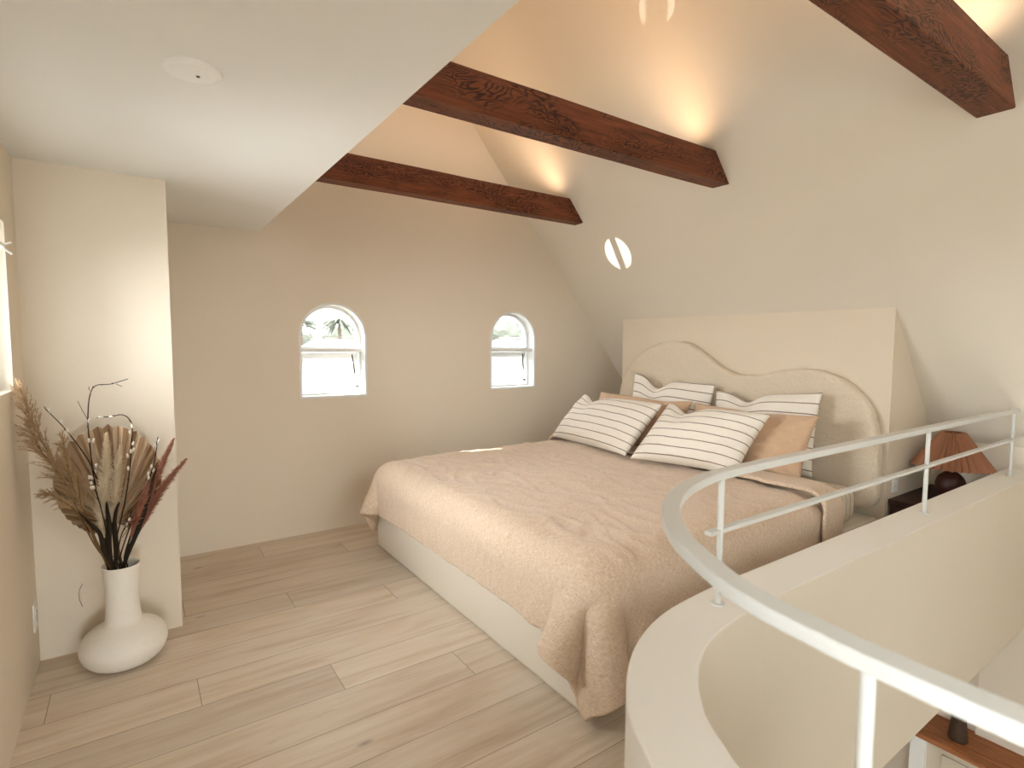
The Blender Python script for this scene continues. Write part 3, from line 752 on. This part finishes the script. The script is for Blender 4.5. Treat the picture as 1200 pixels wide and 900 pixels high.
# pussy willow twigs
def catkin(tw, p, d):
    bm = bmesh.new(); bmesh.ops.create_uvsphere(bm, u_segments=10, v_segments=7, radius=1)
    q = d.to_track_quat('Z', 'Y').to_matrix().to_4x4(); bmesh.ops.transform(bm, matrix=Matrix.Translation(p) @ q @ Matrix.Diagonal((.0048, .0048, .0105, 1)), verts=bm.verts[:])
    obj('catkin', bm, M_catkin, tw, True)
def willow(pts, Y0, Y1, k, label, cats, twigs=()):
    ax = poly(pts, Y0, Y1, k); bm = bmesh.new(); n = len(ax); add_tube(bm, ax, [.0034-.0017*i/(n-1) for i in range(n)], 6)
    for tw in twigs: add_tube(bm, spline([at(x, y, Y1) for x, y in tw], 4), .0011, 5)
    for i in range(6, n, 4): # buds
        t = (ax[min(i+1, n-1)]-ax[i-1]).normalized(); a = Matrix.Rotation(i*2.1, 3, t) @ t.orthogonal().normalized()
        add_tube(bm, [ax[i], ax[i]+t*.004+a*.003, ax[i]+t*.010+a*.003], [.0012, .0016, .0004], 5)
    s = obj('willow_twig', bm, M_bark, None, True); tag(s, label, 'dried plant', GS)
    for x, y in cats:
        p = at(x, y, Y0+(Y1-Y0)*.7); j = min(range(n), key=lambda i: (ax[i]-p).length)
        t = (ax[min(j+1, n-1)]-ax[j-1]).normalized(); d = (t+(p-ax[j]).normalized()*.5+Vector((0, 0, .3))).normalized(); catkin(s, ax[j]+(p-ax[j])*.6, d)
willow([(122, 640), (118, 600), (110, 560), (105, 520), (103, 493), (105, 465), (112, 452), (130, 450), (150, 444)], 2.70, 2.72, 11, 'tallest bare willow twig, bending right at its top',
       [(105, 493), (104, 517), (113, 517), (116, 545), (113, 552), (106, 560)], [[(103, 492), (96, 480), (91, 470)], [(105, 458), (104, 453)], [(136, 450), (143, 453)]])
willow([(124, 642), (122, 590), (108, 548), (90, 520), (72, 498), (53, 479)], 2.69, 2.66, 12, 'willow twig with white catkins slanting up to the left', [(60, 481), (75, 494), (80, 504), (78, 510)])
willow([(134, 645), (146, 590), (152, 550), (155, 505), (152, 492), (143, 486), (130, 488), (116, 489)], 2.70, 2.70, 13, 'willow twig with white catkins hooking left over the palm fan', [(118, 489), (131, 489), (155, 500), (151, 508), (157, 521), (153, 531), (158, 528), (147, 534), (149, 548)])
willow([(142, 648), (155, 610), (172, 570), (181, 540), (185, 512)], 2.68, 2.66, 14, 'willow twig with catkins rising at the right edge of the palm fan', [(181, 522), (187, 518), (172, 555), (176, 548), (173, 560), (181, 552)], [[(184, 525), (183, 517)]])
willow([(128, 646), (122, 610), (112, 575), (104, 560)], 2.67, 2.63, 15, 'short willow twig with catkins crossing the lower left of the palm fan', [(105, 559), (107, 567), (106, 574), (110, 573)])
willow([(138, 648), (143, 625), (150, 612), (154, 600)], 2.68, 2.66, 16, 'short bare willow twig below the palm fan on its right', [(147, 616), (151, 610)], [[(146, 622), (150, 605)], [(143, 630), (157, 610)]])
# dark blade leaves
def blade(pts, wd, Y0, Y1, k, label):
    ax = poly(pts, Y0, Y1, k); bm = bmesh.new(); n = len(ax); rows = []
    for i, p in enumerate(ax):
        t = (ax[min(i+1, n-1)]-ax[max(i-1, 0)]).normalized(); s = t.cross(Vector((.25, 1, .1))).normalized(); w = wd*(math.sin(PI*min(.97, .12+.85*i/(n-1))))**.8
        rows.append([bm.verts.new(p-s*w), bm.verts.new(p+Vector((0, -.3*w, 0))), bm.verts.new(p+s*w)])
    for a, b in zip(rows[:-1], rows[1:]):
        for k2 in range(2): bm.faces.new((a[k2], b[k2], b[k2+1], a[k2+1]))
    o = obj('blade_leaf', bm, M_darkleaf, None, True); o.modifiers.new('solid', 'SOLIDIFY').thickness = .0018
    tag(o, label, 'dried plant', GS)
blade([(150, 648), (162, 620), (172, 590), (180, 560), (184, 548)], .0085, 2.66, 2.62, 17, 'long dark dried blade leaf curving up to the right below the red plumes')
blade([(122, 645), (117, 625), (104, 612), (92, 600)], .008, 2.67, 2.62, 18, 'dark dried blade leaf slanting up left under the palm fan')
blade([(128, 640), (128, 615), (126, 598), (125, 588)], .009, 2.66, 2.64, 19, 'dark upright blade leaf in the middle below the cream plumes')
blade([(136, 640), (134, 620), (136, 600), (140, 588)], .008, 2.68, 2.67, 20, 'dark upright blade leaf just right of the middle, below the shorter cream plume')

# ------------------------------------------------------------------ nightstand, lamp, outlets, smoke detector
ns = tag(box('nightstand', 3.66, 4.27, .985, 1.338, .06, .425, M_walnut, bev=.004), 'dark walnut nightstand in the recess beside the bed', 'nightstand')
box('top', 3.645, 4.285, .978, 1.345, .425, .45, M_walnut, ns, .003)
box('drawer', 3.648, 3.66, 1.0, 1.325, .24, .405, M_walnut, ns, .002)
box('drawer', 3.648, 3.66, 1.0, 1.325, .08, .225, M_walnut, ns, .002)
for z in (.32, .15):
    bm = bmesh.new(); add_lathe(bm, [(0, 0), (.006, 0), (.006, .012), (.012, .016), (.012, .022), (0, .024)], seg=16)
    bmesh.ops.transform(bm, matrix=Matrix.Translation((3.65, 1.162, z)) @ Matrix.Rotation(-PI/2, 4, 'Y'), verts=bm.verts[:])
    obj('knob', bm, M_dark, [c for c in ns.children if c.name.startswith('drawer')][0 if z > .2 else 1], True)
LX, LY, LZ = 3.99, 1.152, .45
lp = empty('table_lamp', (LX, LY, LZ)); tag(lp, 'table lamp with a pleated rust shade and dark round base on the nightstand', 'lamp')
bm = bmesh.new(); add_lathe(bm, [(p.x, p.y) for p in spline([(0, 0, 0), (.04, 0, 0), (.052, .012, 0), (.07, .05, 0), (.075, .085, 0), (.062, .125, 0), (.038, .15, 0), (.028, .165, 0), (.031, .18, 0), (0, .182, 0)], 4)], seg=40)
obj('base', bm, M_terra, lp, True)
bm = bmesh.new(); add_lathe(bm, [(0, .18), (.009, .18), (.009, .30), (.02, .30), (.02, .345), (0, .345)], seg=18); obj('stem', bm, M_dark, lp, True)
bm = bmesh.new(); npl = 32; rings = []
for (r, z) in ((.055, .395), (.095, .333), (.14, .263), (.187, .19)):
    ring = []
    for k in range(npl*2):
        a = 2*PI*k/(npl*2); rr = r+(.0155*r/.187+.0015)*(1 if k % 2 else -1); ring.append(bm.verts.new((rr*math.cos(a), rr*math.sin(a), z)))
    rings.append(ring)
for a, b in zip(rings[:-1], rings[1:]):
    for k in range(npl*2): bm.faces.new((a[k], a[(k+1) % (npl*2)], b[(k+1) % (npl*2)], b[k]))
sh = obj('lamp_shade', bm, M_shade, lp); sh.modifiers.new('solid', 'SOLIDIFY').thickness = .0016
bm = bmesh.new(); bmesh.ops.create_uvsphere(bm, u_segments=14, v_segments=10, radius=.024); bmesh.ops.translate(bm, vec=(0, 0, .33), verts=bm.verts[:]); obj('bulb', bm, M_plastic, lp, True)

def outlet(label, M, name='wall_outlet'):
    bm = bmesh.new(); add_box(bm, -.036, .036, -.058, .058, 0, .006); bmesh.ops.transform(bm, matrix=M, verts=bm.verts[:]); o = bevel(obj(name, bm, M_plastic), .0025, 2)
    tag(o, label, 'outlet')
    for s in (-1, 1):
        bm = bmesh.new(); add_box(bm, -.017, .017, s*.02-.014, s*.02+.014, .006, .008); bmesh.ops.transform(bm, matrix=M, verts=bm.verts[:]); so = obj('socket', bm, M_plastic, o)
        bm = bmesh.new()
        for dx in (-.006, .006): add_box(bm, dx-.001, dx+.001, s*.02-.005, s*.02+.005, .008, .0085)
        bmesh.ops.transform(bm, matrix=M, verts=bm.verts[:]); obj('slot', bm, M_dark, so)
    return o
outlet('white outlet plate low on the left wall beside the vase', Matrix(((0, 0, 1, XL), (-1, 0, 0, 2.873), (0, 1, 0, .235), (0, 0, 0, 1))))
outlet('outlet plate on the recess wall behind the railing, beside the nightstand', Matrix(((1, 0, 0, 3.735), (0, 0, -1, 1.351), (0, 1, 0, .535), (0, 0, 0, 1))))
bm = bmesh.new(); add_lathe(bm, [(0, -.012), (.02, -.012), (.056, -.010), (.069, -.006), (.07, 0), (0, 0)], seg=40)
sd = obj('smoke_detector', bm, M_plastic, None, False); sd.location = (.157, 1.741, 2.08); tag(sd, 'flat round white smoke detector on the low ceiling', 'smoke detector')
bm = bmesh.new(); add_lathe(bm, [(0, -.014), (.004, -.014), (.005, -.0115), (0, -.0115)], .012, .004, seg=14); obj('test_button', bm, M_dark, sd)
# thin cord end on the alcove wall
bm = bmesh.new(); add_tube(bm, spline([at(x, y, 2.961) for x, y in ((97, 684), (93, 692), (93, 702), (97, 711))], 5), .0011, 6)
tag(obj('cord', bm, M_stalk), 'thin curved cord end on the alcove wall left of the vase', 'cord')

# ------------------------------------------------------------------ storey below, glimpsed past the railing
sbx = empty('sideboard', (5.2, .5, -2.6)); tag(sbx, 'sideboard with a brown wooden top in the room below, past the railing', 'sideboard')
def sb(name, x0, x1, y0, y1, z0, z1, m, par=None, bev=.003): return box(name, x0-5.2, x1-5.2, y0-.5, y1-.5, z0+2.6, z1+2.6, m, par or sbx, bev)
sb('top', 5.005, 5.395, -1.2, 1.62, -1.74, -1.70, M_shelf)
sb('body', 5.05, 5.39, -1.17, 1.56, -2.6, -1.74, M_cab)
for k in range(4):
    y1 = 1.40-k*.62; d = sb('door', 5.03, 5.05, y1-.58, y1, -2.5, -1.80, M_cab); sb('door_panel', 5.026, 5.03, y1-.50, y1-.08, -2.42, -1.87, M_cab, d)
    d2 = d
sb('side_post', 5.0, 5.06, 1.50, 1.60, -2.6, -1.74, M_plastic)
bm = bmesh.new(); add_lathe(bm, [(0, 0), (.062, 0), (.064, .02), (.052, .12), (.045, .2), (.05, .26), (.046, .26), (.04, .2), (0, .03)], seg=32)
v = obj('stoneware_vessel', bm, M_vessel, None, True); v.location = (5.175, 1.345, -1.70); tag(v, 'dark brown stoneware vessel on the sideboard in the room below', 'vessel')
# pale splash panel standing behind
tag(box('back_panel', 5.36, 5.397, -1.1, 1.29, -1.70, -.56, M_wall, bev=.003), 'beige upright panel behind the brown wooden sideboard top below', 'panel')

# ------------------------------------------------------------------ outdoors beyond the arched windows
GZ = -3.0
bm = bmesh.new(); add_box(bm, -90, 110, -60, 160, GZ-.3, GZ); struct(obj('ground', bm, M_pave))
def house(x, y, w, d, h, rh, label):
    e = empty('neighbour_house', (x, y, GZ)); tag(e, label, 'house')
    box('wall', -w/2, w/2, -d/2, d/2, 0, h, M_out, e)
    bm = bmesh.new(); o = .5
    hull(bm, [(-w/2-o, -d/2-o, h-.1), (w/2+o, -d/2-o, h-.1), (w/2+o, d/2+o, h-.1), (-w/2-o, d/2+o, h-.1), (-w/4, 0, h+rh), (w/4, 0, h+rh)], [(0, 3, 2, 1), (0, 1, 5, 4), (2, 3, 4, 5), (1, 2, 5), (3, 0, 4)]); obj('roof', bm, M_roof, e)
    for k in range(3): box('window', -w*.35+k*w*.3, -w*.35+k*w*.3+w*.13, -d/2-.04, -d/2+.02, h*.45, h*.8, M_winout, e)
def palm(x, y, h, label, s=1):
    e = empty('palm_tree', (x, y, GZ)); tag(e, label, 'tree')
    bm = bmesh.new(); add_tube(bm, spline([(0, 0, 0), (.2, 0, h*.5), (.1, 0, h)], 6), [.22*s]*3+[.15*s]*10, 8); obj('trunk', bm, M_trunk, e, True)
    bm = bmesh.new()
    for k in range(16):
        a = k*2.4; el = random.uniform(-.2, 1.0); d = Vector((math.cos(a)*math.cos(el), math.sin(a)*math.cos(el), math.sin(el))); p = Vector((.1, 0, h)); pts = [p]
        for q in range(5): d = (d+Vector((0, 0, -.28))).normalized(); p = p+d*.38*s; pts.append(p)
        add_tube(bm, pts, [.03, .12*s, .16*s, .14*s, .09*s, .01], 4)
    obj('fronds', bm, M_green, e)
def bush(x, y, w, h, label):
    bm = bmesh.new(); bmesh.ops.create_icosphere(bm, subdivisions=4, radius=1)
    for v in bm.verts:
        n_ = noise.noise(v.co*2.3+Vector((x, y, 0)))*.35+noise.noise(v.co*7+Vector((x, y, 0)))*.14; v.co *= 1+n_; v.co = Vector((v.co.x*w, v.co.y*w*.7, (v.co.z+1)*h/2))
    o = obj('leafy_tree', bm, M_green); o.location = (x, y, GZ); tag(o, label, 'tree')
house(12.6, 42, 6, 6, 3.2, 1.5, 'pale house seen through the left arched window')
house(31.5, 46, 5, 6, 3.4, 1.7, 'pale house with a grey roof seen through the right arched window')
palm(12.9, 54, 6.0, 'palm at the left edge of the left arched window'); palm(14.7, 48, 6.3, 'palm in the middle of the left arched window')
bush(17.0, 54, 2.3, 5.9, 'rounded tree at the right side of the left arched window'); bush(14.3, 57, 1.1, 5.3, 'small rounded tree between the palms of the left arched window')
bush(38, 54, 4.2, 7.8, 'large rounded tree behind the house in the right arched window')

# ------------------------------------------------------------------ light
wd = bpy.data.worlds.new('sky'); SC.world = wd; wd.use_nodes = True
bg = wd.node_tree.nodes['Background']; bg.inputs[0].default_value = (.86, .95, 1.0, 1); bg.inputs[1].default_value = 10.5
def area(name, loc, rot, sx, sy, e, col=(.94, .985, 1), spread=180):
    l = bpy.data.lights.new(name, 'AREA'); l.shape = 'RECTANGLE'; l.size = sx; l.size_y = sy; l.energy = e; l.color = col; l.spread = R(spread)
    o = bpy.data.objects.new(name, l); C.objects.link(o); o.location = loc; o.rotation_euler = rot; return o
area('daylight_left_window', (XL-.20, (LW[0]+LW[1])/2, 1.48), (0, R(-90+15), 0), .6, .85, 15, spread=112)
area('daylight_side_window', (XL-.20, (LW2[0]+LW2[1])/2, 1.3), (0, R(-90+15), 0), .9, 1.6, 4, spread=125)
area('fill_added_lower_window', (2.5, YF-.25, -1.45), (PI/2, 0, 0), 1, .9, 5)  # fill lamp outside the added lower rear window
area('fill_added_lower_side_window', (XL-.20, -.4, -1.35), (0, R(-90), 0), 1.2, 1.5, 36)  # fill lamp outside the added lower side window
area('fill_added_low_rear_window', (.10, YF-.25, .44), (R(90), 0, 0), .74, .70, 17, spread=120)  # fill lamp outside the added low rear window
area('fill_added_rear_window', (1.55, YF-.25, 2.85), (R(90-15), 0, 0), 1.1, 1.0, 7, spread=140)  # fill lamp outside the added high rear window
# low glint from outdoors through the left window onto the slope, split by its muntin
def glint(target, cross, back, ang, e):
    t = Vector(target); c = Vector(cross); d = (t-c).normalized(); p = c-d*back
    l = bpy.data.lights.new('window_glint', 'SPOT'); l.energy = e; l.spot_size = R(ang); l.spot_blend = .02; l.shadow_soft_size = .004; l.color = (1, .97, .92)
    o = bpy.data.objects.new('window_glint', l); C.objects.link(o); o.location = p; o.rotation_euler = d.to_track_quat('-Z', 'Y').to_euler()
glint((3.21, 3.16, 2.08), (XL-.075, 2.286, 1.50), 3.2, 2.05, 3000)
glint((2.33, 2.05, 3.13), (XL-.075, -.367, 1.07), 2.0, 1.7, 3200)
glint((2.0, 3.33, .585), (1.17, 4.05, 1.50), 5.0, 8.5, 24000)

SC.view_settings.view_transform = 'Standard'; SC.view_settings.look = 'None'; SC.view_settings.gamma = 1; SC.view_settings.use_curve_mapping = False
SC.view_settings.exposure = 0.17
